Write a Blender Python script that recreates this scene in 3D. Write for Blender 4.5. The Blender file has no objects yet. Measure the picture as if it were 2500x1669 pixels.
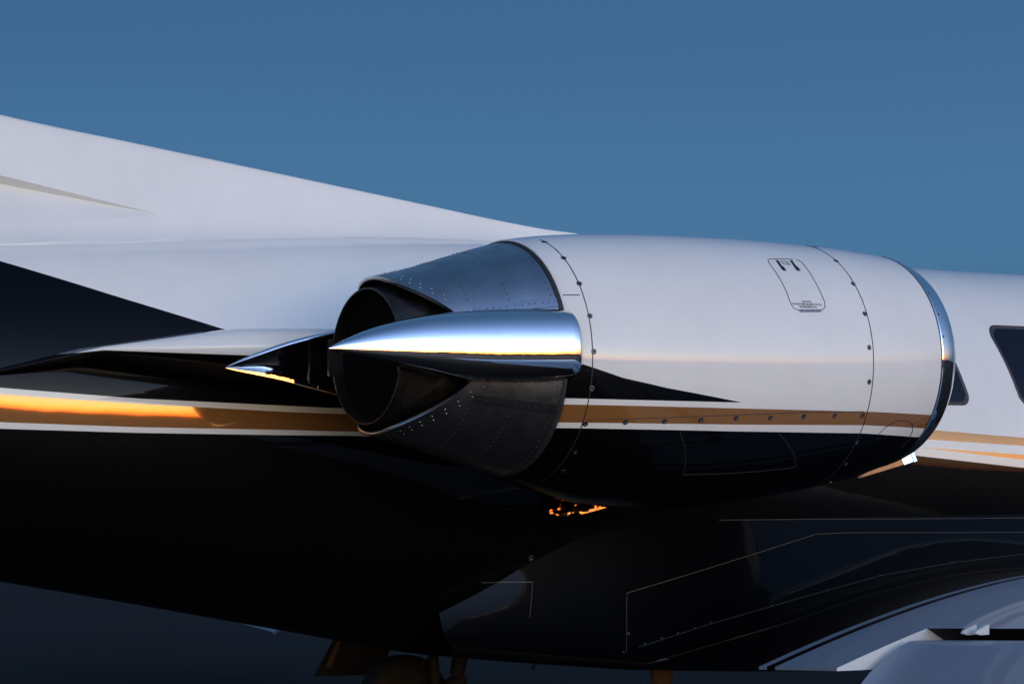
import bpy, bmesh, math, random
import numpy as np
from mathutils import Vector, Matrix
rnd = random.Random(7)
scene = bpy.context.scene
COL = scene.collection

# ------------------------------------------------------------------ camera
F, CX, CY = 5950.0, 1250.0, 834.5            # focal length and centre in photo pixels (2500 wide)
YAW = math.radians(33.5)
HORIZON = 1090.0
PITCH = math.atan((HORIZON - CY) / F)
CAM = (-4.821, -9.721, 1.75)
cd = bpy.data.cameras.new("camera"); cam = bpy.data.objects.new("camera", cd); COL.objects.link(cam)
cd.sensor_width = 36.0; cd.lens = F / 2500.0 * 36.0; cd.clip_end = 20000; cd.clip_start = 0.05
cam.location = CAM
cam.rotation_euler = (math.pi / 2 + PITCH, 0, -YAW)
scene.camera = cam

# ------------------------------------------------------------------ sky and light: dusk, the sun already set behind the camera
SUN_AZ = math.radians(180 + 3)              # clockwise from +Y; the afterglow stands over -Y
world = bpy.data.worlds.new("World"); scene.world = world; world.use_nodes = True
wt = world.node_tree; wn = wt.nodes; wl = wt.links
bg = wn["Background"]
sky = wn.new("ShaderNodeTexSky"); sky.sky_type = 'NISHITA'; sky.sun_disc = False
sky.sun_elevation = math.radians(-4.0); sky.sun_rotation = SUN_AZ
sky.air_density = 1.0; sky.dust_density = 1.0; sky.ozone_density = 1.1
gam = wn.new("ShaderNodeGamma"); gam.inputs[1].default_value = 1.35
wl.new(sky.outputs[0], gam.inputs[0])
sc1 = wn.new("ShaderNodeVectorMath"); sc1.operation = 'SCALE'; sc1.inputs['Scale'].default_value = 540.0
wl.new(gam.outputs[0], sc1.inputs[0])
# the blue twilight that single scattering leaves out: even all round, dim overhead
tc = wn.new("ShaderNodeTexCoord"); sp = wn.new("ShaderNodeSeparateXYZ"); wl.new(tc.outputs['Generated'], sp.inputs[0])
rp = wn.new("ShaderNodeValToRGB"); wl.new(sp.outputs[2], rp.inputs[0])
cr = rp.color_ramp; cr.interpolation = 'EASE'
SKYRAMP = [(0.0, (.046, .108, .175)), (.035, (.058, .146, .245)), (.085, (.066, .178, .335)), (.19, (.043, .134, .290)), (.35, (.044, .125, .270)), (.6, (.040, .112, .235)), (1.0, (.034, .094, .200))]
while len(cr.elements) < len(SKYRAMP): cr.elements.new(.5)
for e, (p, c) in zip(cr.elements, SKYRAMP): e.position = p; e.color = (*c, 1)
sc2 = wn.new("ShaderNodeVectorMath"); sc2.operation = 'SCALE'; sc2.inputs['Scale'].default_value = 10.0
wl.new(rp.outputs[0], sc2.inputs[0])
# the twilight arch belongs to the west; the east lies in the earth's shadow
dt = wn.new("ShaderNodeVectorMath"); dt.operation = 'DOT_PRODUCT'; wl.new(tc.outputs['Generated'], dt.inputs[0]); dt.inputs[1].default_value = (math.sin(SUN_AZ), math.cos(SUN_AZ), 0)
mr = wn.new("ShaderNodeMapRange"); mr.interpolation_type = 'SMOOTHSTEP'; mr.inputs[1].default_value = -.45; mr.inputs[2].default_value = 1.0; mr.inputs[3].default_value = .10; mr.inputs[4].default_value = 1.0
wl.new(dt.outputs['Value'], mr.inputs[0])
sc3 = wn.new("ShaderNodeVectorMath"); sc3.operation = 'SCALE'; wl.new(sc1.outputs[0], sc3.inputs[0]); wl.new(mr.outputs[0], sc3.inputs['Scale'])
ad = wn.new("ShaderNodeVectorMath"); ad.operation = 'ADD'; wl.new(sc3.outputs[0], ad.inputs[0]); wl.new(sc2.outputs[0], ad.inputs[1])
wl.new(ad.outputs[0], bg.inputs[0])
bg.inputs[1].default_value = 0.10

sl = bpy.data.lights.new("sun", 'SUN'); sun = bpy.data.objects.new("sun", sl); COL.objects.link(sun)
sl.energy = 0.12; sl.angle = math.radians(40); sl.color = (1.0, .74, .52)
sel = math.radians(10)
sdir = Vector((math.sin(SUN_AZ) * math.cos(sel), math.cos(SUN_AZ) * math.cos(sel), math.sin(sel)))
sun.rotation_euler = sdir.to_track_quat('Z', 'Y').to_euler(); sun.location = (0, -30, 20)

scene.view_settings.view_transform = 'Standard'; scene.view_settings.look = 'None'
scene.view_settings.exposure = 0.0; scene.view_settings.gamma = 1.0
scene.view_settings.use_curve_mapping = False
scene.render.engine = 'CYCLES'
scene.cycles.use_denoising = True
scene.cycles.max_bounces = 10; scene.cycles.glossy_bounces = 6; scene.cycles.caustics_reflective = False
scene.cycles.sample_clamp_indirect = 6.0

# ------------------------------------------------------------------ helpers: pixels to rays, smooth tables
def ray(x, y):
    a = (x - CX) / F; b = -(y - CY) / F
    c, s = math.cos(PITCH), math.sin(PITCH); D = (math.sin(YAW), math.cos(YAW)); R = (math.cos(YAW), -math.sin(YAW))
    return np.array((R[0] * a + D[0] * (c - b * s), R[1] * a + D[1] * (c - b * s), s + b * c))
C0 = np.array(CAM)
def atY(x, y, Y):
    d = ray(x, y); t = (Y - C0[1]) / d[1]; return C0 + d * t
def atX(x, y, X):
    d = ray(x, y); t = (X - C0[0]) / d[0]; return C0 + d * t
def hit(g, x, y, t0=6.0, t1=18.0, n=600):
    d = ray(x, y); ts = np.linspace(t0, t1, n); prev = None
    for t in ts:
        v = g(C0 + d * t)
        if prev is not None and prev > 0 >= v:
            a, b = t - (t1 - t0) / (n - 1), t
            for _ in range(30):
                m = (a + b) / 2
                if g(C0 + d * m) > 0: a = m
                else: b = m
            return C0 + d * a
        prev = v
    return None
class Tab:
    """monotone cubic table: Tab(xs, ys)(x)"""
    def __init__(s, xs, ys):
        xs = np.array(xs, float); ys = np.array(ys, float); h = np.diff(xs); dl = np.diff(ys) / h
        m = np.zeros_like(ys); m[0], m[-1] = dl[0], dl[-1]
        for i in range(1, len(xs) - 1):
            if dl[i - 1] * dl[i] > 0:
                w1 = 2 * h[i] + h[i - 1]; w2 = h[i] + 2 * h[i - 1]
                m[i] = (w1 + w2) / (w1 / dl[i - 1] + w2 / dl[i])
        s.x, s.y, s.m, s.h = xs, ys, m, h
    def __call__(s, x):
        x = min(max(x, s.x[0]), s.x[-1]); i = min(max(int(np.searchsorted(s.x, x)) - 1, 0), len(s.h) - 1)
        h = s.h[i]; t = (x - s.x[i]) / h
        return float((2*t**3-3*t**2+1)*s.y[i] + (t**3-2*t**2+t)*h*s.m[i] + (-2*t**3+3*t**2)*s.y[i+1] + (t**3-t**2)*h*s.m[i+1])

def new_obj(name, verts, faces, mat, parent=None, smooth=True, mats=None, face_mats=None):
    me = bpy.data.meshes.new(name); me.from_pydata([tuple(map(float, v)) for v in verts], [], faces); me.update()
    for m in (mats or [mat]): me.materials.append(m)
    if face_mats: me.polygons.foreach_set('material_index', face_mats)
    me.polygons.foreach_set('use_smooth', [smooth] * len(me.polygons))
    bm = bmesh.new(); bm.from_mesh(me); bmesh.ops.recalc_face_normals(bm, faces=bm.faces); bm.to_mesh(me); bm.free()
    o = bpy.data.objects.new(name, me); COL.objects.link(o)
    if parent: o.parent = parent
    return o
def add_mesh(name, me, parent, mw=None):
    o = bpy.data.objects.new(name, me); COL.objects.link(o); o.parent = parent
    if mw is not None: o.matrix_local = mw
    return o
def empty(name, loc=(0, 0, 0), parent=None):
    o = bpy.data.objects.new(name, None); COL.objects.link(o); o.location = loc; o.empty_display_size = .2
    if parent: o.parent = parent
    return o
def tag(o, label=None, cat=None, kind=None, group=None):
    if label: o['label'] = label
    if cat: o['category'] = cat
    if kind: o['kind'] = kind
    if group: o['group'] = group
    return o
def grid(rows, closed=True, cap0=False, cap1=False):
    """rows: list of equal-length point lists -> verts, quads"""
    n = len(rows[0]); verts = [p for r in rows for p in r]; faces = []
    for i in range(len(rows) - 1):
        for j in range(n if closed else n - 1):
            k = (j + 1) % n
            faces.append((i * n + j, i * n + k, (i + 1) * n + k, (i + 1) * n + j))
    if cap0: faces.append(tuple(range(n))[::-1])
    if cap1: faces.append(tuple((len(rows) - 1) * n + j for j in range(n)))
    return verts, faces
def sharp(o, ang=35):
    o.data.set_sharp_from_angle(angle=math.radians(ang)); return o
def box(name, lo, hi, mat, parent, bevel=.004):
    bm = bmesh.new(); bmesh.ops.create_cube(bm, size=1)
    for v in bm.verts: v.co = Vector([(lo[k] + hi[k]) / 2 + v.co[k] * (hi[k] - lo[k]) for k in range(3)])
    if bevel: bmesh.ops.bevel(bm, geom=bm.edges[:], offset=bevel, segments=2, affect='EDGES')
    me = bpy.data.meshes.new(name); bm.to_mesh(me); bm.free(); me.materials.append(mat)
    return sharp(add_mesh(name, me, parent))
def tube(name, pts, rad, mat, parent, n=10, caps=True):
    pts = [Vector(p) for p in pts]; rads = rad if isinstance(rad, (list, tuple)) else [rad] * len(pts); rows = []
    for i, p in enumerate(pts):
        t = (pts[min(i + 1, len(pts) - 1)] - pts[max(i - 1, 0)]).normalized()
        u = t.orthogonal().normalized() if i == 0 else (u - t * u.dot(t)).normalized()
        w = t.cross(u)
        rows.append([p + (u * math.cos(a) + w * math.sin(a)) * rads[i] for a in np.linspace(0, 2 * math.pi, n, endpoint=False)])
    v, f = grid(rows, True, caps, caps)
    return sharp(new_obj(name, v, f, mat, parent), 50)
def lathe(name, prof, axis_o, mat, parent, n=48, axis='Y'):
    """prof: list of (along, radius)"""
    rows = []
    for a, r in prof:
        row = []
        for q in np.linspace(0, 2 * math.pi, n, endpoint=False):
            c, s = r * math.cos(q), r * math.sin(q)
            row.append({'Y': (axis_o[0] + c, axis_o[1] + a, axis_o[2] + s), 'X': (axis_o[0] + a, axis_o[1] + c, axis_o[2] + s), 'Z': (axis_o[0] + c, axis_o[1] + s, axis_o[2] + a)}[axis])
        rows.append(row)
    v, f = grid(rows, True, prof[0][1] > 0, prof[-1][1] > 0)
    return sharp(new_obj(name, v, f, mat, parent), 40)

# ------------------------------------------------------------------ materials
class NT:
    def __init__(s, name):
        s.m = bpy.data.materials.new(name); s.m.use_nodes = True; s.t = s.m.node_tree; s.n = s.t.nodes; s.l = s.t.links
        s.b = s.n["Principled BSDF"]
    def node(s, k, **kw):
        n = s.n.new(k)
        for a, v in kw.items(): setattr(n, a, v)
        return n
    def link(s, a, b): s.l.new(a, b)
    def math(s, op, a, b=None, c=None):
        n = s.node("ShaderNodeMath", operation=op)
        for i, v in enumerate((a, b, c)):
            if v is None: continue
            if isinstance(v, (int, float)): n.inputs[i].default_value = v
            else: s.link(v, n.inputs[i])
        return n.outputs[0]
    def mix(s, fac, a, b):
        n = s.node("ShaderNodeMix", data_type='RGBA')
        for k, v in ((0, fac), (6, a), (7, b)):
            if isinstance(v, (int, float)): n.inputs[k].default_value = v
            elif isinstance(v, tuple): n.inputs[k].default_value = (*v, 1)
            else: s.link(v, n.inputs[k])
        return n.outputs[2]
    def mixf(s, fac, a, b):
        n = s.node("ShaderNodeMix", data_type='FLOAT')
        for k, v in ((0, fac), (2, a), (3, b)):
            if isinstance(v, (int, float)): n.inputs[k].default_value = v
            else: s.link(v, n.inputs[k])
        return n.outputs[0]
    def pos(s):
        g = s.node("ShaderNodeNewGeometry"); p = s.node("ShaderNodeSeparateXYZ"); s.link(g.outputs['Position'], p.inputs[0])
        s.P = g.outputs['Position']; return p.outputs[0], p.outputs[1], p.outputs[2]
    def noise(s, scale, detail=3, rough=.55, vec=None):
        n = s.node("ShaderNodeTexNoise"); n.inputs['Scale'].default_value = scale; n.inputs['Detail'].default_value = detail; n.inputs['Roughness'].default_value = rough
        if vec is None:
            if not hasattr(s, 'P'): s.pos()
            vec = s.P
        s.link(vec, n.inputs['Vector']); return n.outputs[0]
    def ramp(s, v, lo, hi, a=0.0, b=1.0):
        n = s.node("ShaderNodeMapRange"); n.inputs[1].default_value = lo; n.inputs[2].default_value = hi; n.inputs[3].default_value = a; n.inputs[4].default_value = b
        s.link(v, n.inputs[0]); return n.outputs[0]
    def bump(s, h, strength, dist):
        n = s.node("ShaderNodeBump"); n.inputs['Strength'].default_value = strength; n.inputs['Distance'].default_value = dist
        s.link(h, n.inputs['Height']); return n.outputs[0]
    def table(s, x, pts):
        """piecewise linear function of x as nodes"""
        xs = [p[0] for p in pts]; ys = [p[1] for p in pts]; x0, x1 = xs[0], xs[-1]; y0, y1 = min(ys) - .01, max(ys) + .01
        u = s.ramp(x, x0, x1); fc = s.node("ShaderNodeFloatCurve"); c = fc.mapping.curves[0]
        c.points[0].location = (0, (ys[0] - y0) / (y1 - y0)); c.points[1].location = (1, (ys[-1] - y0) / (y1 - y0))
        for a, b in pts[1:-1]: c.points.new((a - x0) / (x1 - x0), (b - y0) / (y1 - y0))
        for p in c.points: p.handle_type = 'VECTOR'
        fc.mapping.update(); s.link(u, fc.inputs['Value'])
        return s.ramp(fc.outputs[0], 0, 1, y0, y1)
WHITE = (.785, .80, .775); BLACK = (.0016, .0020, .0028); GOLD = (.45, .205, .064)
def paint_finish(t, color, metal=0.0, wav=1.0, rough=.42, coat=1.0):
    """sprayed and clear-coated aircraft skin: faint waviness of the sheet, faint dust"""
    b = t.b
    d = t.noise(2.6, 6, .62); dust = t.ramp(d, .40, .75, 0, .05)
    ds = t.node("ShaderNodeVectorMath", operation='SCALE')
    if isinstance(color, tuple): ds.inputs[0].default_value = color
    else: t.link(color, ds.inputs[0])
    t.link(t.math('SUBTRACT', 1.0, t.math('MULTIPLY', dust, 1.4)), ds.inputs['Scale'])
    t.link(ds.outputs[0], b.inputs['Base Color']); b.inputs['Specular IOR Level'].default_value = .05
    if not isinstance(metal, (int, float)): t.link(metal, b.inputs['Metallic'])
    else: b.inputs['Metallic'].default_value = metal
    if isinstance(rough, (int, float)): b.inputs['Roughness'].default_value = rough
    else: t.link(rough, b.inputs['Roughness'])
    bw = t.node("ShaderNodeRGBToBW"); t.link(ds.outputs[0], bw.inputs[0])
    t.link(t.ramp(bw.outputs[0], .0, .15, .27, coat), b.inputs['Coat Weight']); b.inputs['Coat IOR'].default_value = 1.47
    r = t.ramp(t.noise(7.0, 5, .6), .35, .75, .015, .06); t.link(r, b.inputs['Coat Roughness'])
    w = t.math('ADD', t.math('MULTIPLY', t.noise(1.7, 2, .4), 1.0), t.math('MULTIPLY', t.noise(6.0, 2, .5), .12))
    nb = t.bump(w, 1.0, .0035 * wav); t.link(nb, b.inputs['Coat Normal']); t.link(nb, b.inputs['Normal'])
    return t.m
def plain_paint(name, col, **k): return paint_finish(NT(name), col, **k)
def metal(name, col, rough, wav=0.0, var=.0, rscale=30, grime=0.0):
    t = NT(name); b = t.b; b.inputs['Metallic'].default_value = 1
    t.pos()
    if grime:
        g = t.ramp(t.noise(9, 7, .65), .42, .72, 0, grime); t.link(t.mix(g, col, (col[0]*.25, col[1]*.22, col[2]*.2)), b.inputs['Base Color'])
    else: b.inputs['Base Color'].default_value = (*col, 1)
    t.link(t.ramp(t.noise(rscale, 5, .6), .3, .75, rough, rough + var), b.inputs['Roughness'])
    if wav: t.link(t.bump(t.noise(4.5, 3, .5), 1.0, .004 * wav), b.inputs['Normal'])
    return t.m
def simple(name, col, rough=.6, spec=.5, bump=0, scale=60, var=.25):
    t = NT(name); b = t.b; t.pos()
    n = t.noise(scale, 6, .6); f = t.ramp(n, .3, .7, 1 - var, 1 + var)
    mx = t.node("ShaderNodeVectorMath", operation='SCALE'); mx.inputs[0].default_value = col; t.link(f, mx.inputs['Scale'])
    t.link(mx.outputs[0], b.inputs['Base Color']); b.inputs['Roughness'].default_value = rough; b.inputs['Specular IOR Level'].default_value = spec
    if bump: t.link(t.bump(n, 1.0, bump), b.inputs['Normal'])
    return t.m
M = {}
M['white'] = plain_paint("white_gloss_paint", WHITE)
M['black'] = plain_paint("black_gloss_paint", BLACK)
M['chrome'] = metal("polished_chrome", (.86, .87, .88), .012, .35, .02)
M['chrome_thin'] = metal("polished_inner_skin", (.58, .58, .59), .03, 1.2, .08, grime=.45)
M['steel'] = metal("heat_tinted_steel", (.55, .56, .575), .24, .6, .12, 18, grime=.45)
M['flange'] = metal("bright_steel_flange", (.48, .49, .51), .22, .2, .03, 4)
M['pipe'] = metal("sooty_tailpipe", (.085, .08, .075), .36, .5, .2, 14, grime=.7)
M['soot'] = simple("exhaust_soot", (.006, .0055, .005), 1.0, .02)
M['rivet'] = metal("rivet_metal", (.40, .40, .41), .3, 0, .1)
M['rivet_dark'] = simple("rivet_dark_grey", (.05, .055, .065), .5)  # dark grey rivet heads
M['screw'] = metal("screw_head_steel", (.13, .135, .145), .35, 0, .15)
M['screw_slot'] = simple("screw_recess", (.02, .02, .022), .6)
M['seam'] = simple("panel_gap_sealant", (.020, .021, .024), .6)
M['seam_and_glint'] = simple("tan_edge_and_glint", (.075, .058, .040), .4)  # tan beads: panel edges, and painted glints along the fairing creases
M['decal'] = simple("black_decal", (.012, .013, .018), .45)
M['decal_white'] = simple("white_stencil", (.38, .39, .40), .5)
M['rubber'] = simple("tyre_rubber", (.012, .012, .013), .75, .3, .0008, 300)
M['hub'] = simple("red_brown_wheel_hub", (.08, .032, .022), .5)
M['strut'] = simple("grey_gear_paint", (.016, .018, .022), .6, .12, 0, 9, .15)
M['frame'] = simple("window_seal_grey", (.045, .040, .040), .45)
t = NT("cabin_window_glass"); t.b.inputs['Base Color'].default_value = (.006, .009, .018, 1); t.b.inputs['Roughness'].default_value = .04; t.b.inputs['Specular IOR Level'].default_value = .22; M['glass'] = t.m

# ------------------------------------------------------------------ form of the fuselage and the nacelle
YE = -1.4                                     # engine axis
_fx = [-5.2, -4.2, -3.0, -2.0, -1.0, -.34, .40, 1.05, 2.2, 3.0, 4.5, 7.0, 8.5, 9.6, 10.5, 11.0]
fz = Tab(_fx, [2.30, 2.22, 2.10, 2.03, 1.895, 1.872, 1.86, 1.82, 1.74, 1.67, 1.59, 1.59, 1.58, 1.55, 1.48, 1.38])
fw = Tab(_fx, [.06, .17, .33, .43, .51, .56, .62, .68, .79, .85, .88, .88, .83, .66, .36, .03])
ft = Tab(_fx, [2.36, 2.43, 2.52, 2.58, 2.625, 2.66, 2.70, 2.725, 2.735, 2.73, 2.705, 2.70, 2.60, 2.25, 1.80, 1.41])
fb = Tab(_fx, [2.24, 1.96, 1.62, 1.40, 1.195, 1.069, .923, .802, .704, .66, .65, .66, .74, .90, 1.10, 1.35])
def fus(X, ph, off=0.0):
    z = fz(X); w = fw(X) + off; r = (ft(X) - z if math.cos(ph) > 0 else z - fb(X)) + off
    return np.array((X, -w * math.sin(ph), z + r * math.cos(ph)))
def g_fus(p):
    X = p[0]
    if X < _fx[0] or X > _fx[-1]: return 1.0
    z = fz(X); r = ft(X) - z if p[2] > z else z - fb(X)
    return (p[1] / fw(X)) ** 2 + ((p[2] - z) / r) ** 2 - 1
_nx = [.637, .79, 1.04, 1.42, 1.75, 2.10, 2.31, 2.45, 2.62, 2.68, 2.73, 2.765, 2.782]
nz = Tab(_nx, [2.105, 2.10, 2.097, 2.097, 2.10, 2.11, 2.118, 2.125, 2.135, 2.137, 2.138, 2.138, 2.138])
nr = Tab(_nx, [.487, .518, .545, .556, .555, .537, .522, .507, .483, .470, .447, .414, .385])
nt_ = Tab(_nx, [2.596, 2.617, 2.637, 2.651, 2.654, 2.647, 2.640, 2.631, 2.616, 2.605, 2.583, 2.551, 2.523])
nb_ = Tab(_nx, [1.620, 1.572, 1.515, 1.489, 1.505, 1.546, 1.580, 1.607, 1.652, 1.667, 1.691, 1.724, 1.753])
def nac(X, ph, off=0.0):
    z = nz(X); r = (nt_(X) - z if math.cos(ph) > 0 else z - nb_(X)) + off
    return np.array((X, YE - (nr(X) + off) * math.sin(ph), z + r * math.cos(ph)))
def g_nac(p):
    X = p[0]
    if X < _nx[0] or X > _nx[-1]: return 1.0
    z = nz(X); r = nt_(X) - z if p[2] > z else z - nb_(X)
    return ((p[1] - YE) / nr(X)) ** 2 + ((p[2] - z) / r) ** 2 - 1
def nac_uv(p):
    z = nz(p[0]); r = nt_(p[0]) - z if p[2] > z else z - nb_(p[0])
    return p[0], math.atan2((YE - p[1]) / nr(p[0]), (p[2] - z) / r)
def normal(g, p, e=1e-3):
    n = np.array([g(p + np.eye(3)[k] * e) - g(p - np.eye(3)[k] * e) for k in range(3)]); return n / np.linalg.norm(n)
def zx(g, pts):
    out = []
    for q in pts:
        h = hit(g, *q)
        if h is not None: out.append((float(h[0]), float(h[2])))
    return sorted(out)
#==BUILD==
# ------------------------------------------------------------------ painted bands of the skin (boundary heights along the length)
def ext(pts, x0, x1):
    pts = sorted(pts); return [(x0, pts[0][1])] + pts + [(x1, pts[-1][1])]
fA = zx(g_fus, [(0, 637), (290, 725), (575, 812)])          # white above, black wedge below
sl_ = (fA[-1][1] - fA[0][1]) / (fA[-1][0] - fA[0][0])
fA = [(-5.2, fA[0][1] + sl_ * (-5.2 - fA[0][0]))] + fA + [(1.55, fA[-1][1] + sl_ * (1.55 - fA[-1][0])), (11, .8)]
fB = zx(g_fus, [(0, 946), (330, 972), (700, 990), (800, 995)])
fC = zx(g_fus, [(0, 962), (330, 985), (700, 1005), (800, 1009), (2263, 1048), (2500, 1068)])
fD = zx(g_fus, [(0, 1030), (330, 1042), (700, 1049), (800, 1052), (2263, 1072), (2500, 1088)])
fE = zx(g_fus, [(0, 1046), (330, 1056), (700, 1062), (850, 1063)])
fG = zx(g_fus, [(2253, 1091.5), (2500, 1109.5)]); fH = zx(g_fus, [(2253, 1092.5), (2500, 1122)])
fK = zx(g_fus, [(2219, 1109.6), (2500, 1141.5)])
def lin(pts, x0, x1):
    (a, b), (c, d) = pts[0], pts[1]; (e, f), (g, h) = pts[-2], pts[-1]
    return [(x0, b + (d - b) / (c - a) * (x0 - a))] + pts + [(x1, h + (h - f) / (g - e) * (x1 - g))]
fE = [(-5.2, fE[0][1] + .35)] + fE + fK + [(11, fK[-1][1] - .25)]
fB = [(-5.2, fB[0][1] + .35)] + fB + [(11, fB[-1][1])]
fC = [(-5.2, fC[0][1] + .35)] + fC + [(11, fC[-1][1] - .1)]
fD = [(-5.2, fD[0][1] + .35)] + fD + [(11, fD[-1][1] - .12)]
fG = [(-5.2, .5), (fG[0][0] - .01, fG[0][1])] + fG + [(11, fG[-1][1] - .15)]
fH = [(-5.2, .5), (fH[0][0] - .01, fG[1][1])] + fH + [(11, fH[-1][1] - .3)]
t = NT("fuselage_livery"); X_, Y_, Z_ = t.pos()
def above(f): return t.math('GREATER_THAN', Z_, t.table(X_, f))
c = t.mix(above(fE), BLACK, WHITE)
gold1 = t.math('MULTIPLY', above(fD), t.math('SUBTRACT', 1.0, above(fC)))
gold2 = t.math('MULTIPLY', above(fH), t.math('SUBTRACT', 1.0, above(fG)))
gold = t.math('MAXIMUM', gold1, gold2)
c = t.mix(gold, c, GOLD)
c = t.mix(t.math('MULTIPLY', above(fB), t.math('SUBTRACT', 1.0, above(fA))), c, BLACK)
M['fuselage'] = paint_finish(t, c, metal=t.math('MULTIPLY', gold, .5), wav=1.0, rough=t.math('SUBTRACT', .42, t.math('MULTIPLY', gold, .35)))

nA = zx(g_nac, [(1426, 889.5), (1521, 922), (1626, 946), (1731, 966), (1814, 982.5)])
nB = zx(g_nac, [(1395, 972), (1556, 976), (1814, 982.3)])
nC = zx(g_nac, [(1395, 987), (1800, 996.5), (2133, 1005), (2265, 1012)])
nD = zx(g_nac, [(1392, 1031), (1800, 1036), (2112, 1037.5), (2252, 1045)])
nE = zx(g_nac, [(1388, 1044.6), (1800, 1052.6), (2109, 1057.5), (2232, 1066.3)])
nA = [(.5, nA[0][1] + .03)] + nA + [(nA[-1][0] + .02, nA[-1][1] - .02), (3, nA[-1][1] - .02)]
nB, nC, nD, nE = [ext(q, .5, 3) for q in (nB, nC, nD, nE)]
t = NT("nacelle_livery"); X_, Y_, Z_ = t.pos()
c = t.mix(above(nE), BLACK, WHITE)
gold = t.math('MULTIPLY', above(nD), t.math('SUBTRACT', 1.0, above(nC)))
c = t.mix(gold, c, GOLD)
c = t.mix(t.math('MULTIPLY', above(nB), t.math('SUBTRACT', 1.0, above(nA))), c, BLACK)
M['nacelle'] = paint_finish(t, c, metal=t.math('MULTIPLY', gold, .5), wav=.8, rough=t.math('SUBTRACT', .42, t.math('MULTIPLY', gold, .35)))

WTE = 1.634                                   # trailing edge of the fixed inner wing
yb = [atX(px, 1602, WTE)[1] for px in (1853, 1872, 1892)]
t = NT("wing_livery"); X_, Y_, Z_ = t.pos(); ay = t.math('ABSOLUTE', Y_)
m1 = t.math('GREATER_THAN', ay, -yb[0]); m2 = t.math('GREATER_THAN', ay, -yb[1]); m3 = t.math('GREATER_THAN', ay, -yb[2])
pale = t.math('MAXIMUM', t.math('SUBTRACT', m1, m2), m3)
M['wing'] = paint_finish(t, t.mix(pale, BLACK, (.25, .31, .385)), wav=.4, coat=.35)  # white bands darkened and blued in the colour for dim sky light
M['wing_sky_shade'] = plain_paint("sky_shaded_wing_paint", (.25, .31, .385), wav=.4, coat=.35)  # white paint darkened and tinted blue to stand for sky-lit shade

# ------------------------------------------------------------------ ground, field, far trees (all of it mirrored in the metal)
def ground_mat():
    t = NT("worn_asphalt"); b = t.b; t.pos()
    n1 = t.noise(.35, 5, .6); n2 = t.noise(38, 6, .7); n3 = t.noise(260, 3, .6)
    f = t.math('ADD', t.ramp(n1, .3, .7, .75, 1.2), t.math('MULTIPLY', t.math('SUBTRACT', n2, .5), .5))
    sc = t.node("ShaderNodeVectorMath", operation='SCALE'); sc.inputs[0].default_value = (.023, .020, .018); t.link(f, sc.inputs['Scale'])
    t.link(sc.outputs[0], b.inputs['Base Color']); t.link(t.ramp(n1, .3, .7, .75, .95), b.inputs['Roughness']); b.inputs['Specular IOR Level'].default_value = .12
    t.link(t.bump(t.math('ADD', n3, t.math('MULTIPLY', n2, .6)), .8, .004), b.inputs['Normal']); return t.m
v = [(-160, -90, 0), (200, -90, 0), (200, 110, 0), (-160, 110, 0)]
tag(new_obj("tarmac", v, [(0, 1, 2, 3)], ground_mat(), smooth=False), "dark grey worn asphalt apron under the jet", "tarmac", "structure")
n = 96; v = [(4000 * math.cos(a), 4000 * math.sin(a), -.012) for a in np.linspace(0, 2 * math.pi, n, endpoint=False)]
tag(new_obj("field", v, [tuple(range(n))], simple("dry_grass_field", (.034, .030, .020), .95, .1, .02, .8, .5), smooth=False), "dark grass field spreading out beyond the apron", "field", "structure")
ico = bmesh.new(); bmesh.ops.create_icosphere(ico, subdivisions=1, radius=1)
iv = [tuple(q.co) for q in ico.verts]; fi = [tuple(q.index for q in f.verts) for f in ico.faces]; ico.free()
tv, tf = [], []
for k in range(1900):
    a = rnd.uniform(0, 2 * math.pi); d = rnd.uniform(520, 640)
    wav = .75 + .35 * math.sin(a * 9 + 1.3) * math.sin(a * 23)
    h = rnd.uniform(6, 13) * wav * (1.35 if rnd.random() < .06 else 1); w = rnd.uniform(3.5, 8)
    cxp, cyp = d * math.cos(a), d * math.sin(a); o = len(tv)
    for (x, y, z) in iv:
        j = rnd.uniform(.72, 1.22); tv.append((cxp + x * w * j, cyp + y * w * j, max(-.5, h * .5 + z * h * .55 * j)))
    tf += [tuple(q + o for q in f) for f in fi]
tag(new_obj("tree_line", tv, tf, simple("dark_far_foliage", (.045, .050, .030), .95, .1, 0, .5, .4), smooth=False), "far dark line of trees ringing the airfield", "trees", "stuff")

# ------------------------------------------------------------------ the jet
jet = empty("business_jet"); tag(jet, "white, black and gold twin business jet parked on the apron at dusk", "airplane")

# fuselage
Xs = np.unique(np.concatenate([np.linspace(-5.2, -1.2, 30), np.linspace(-1.2, 5.6, 110), np.linspace(5.6, 11, 40)]))
PH = np.linspace(0, 2 * math.pi, 112, endpoint=False)
v, f = grid([[fus(x, p) for p in PH] for x in Xs], True, True, True)
fuselage = new_obj("fuselage", v, f, M['fuselage'], jet)

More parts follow.
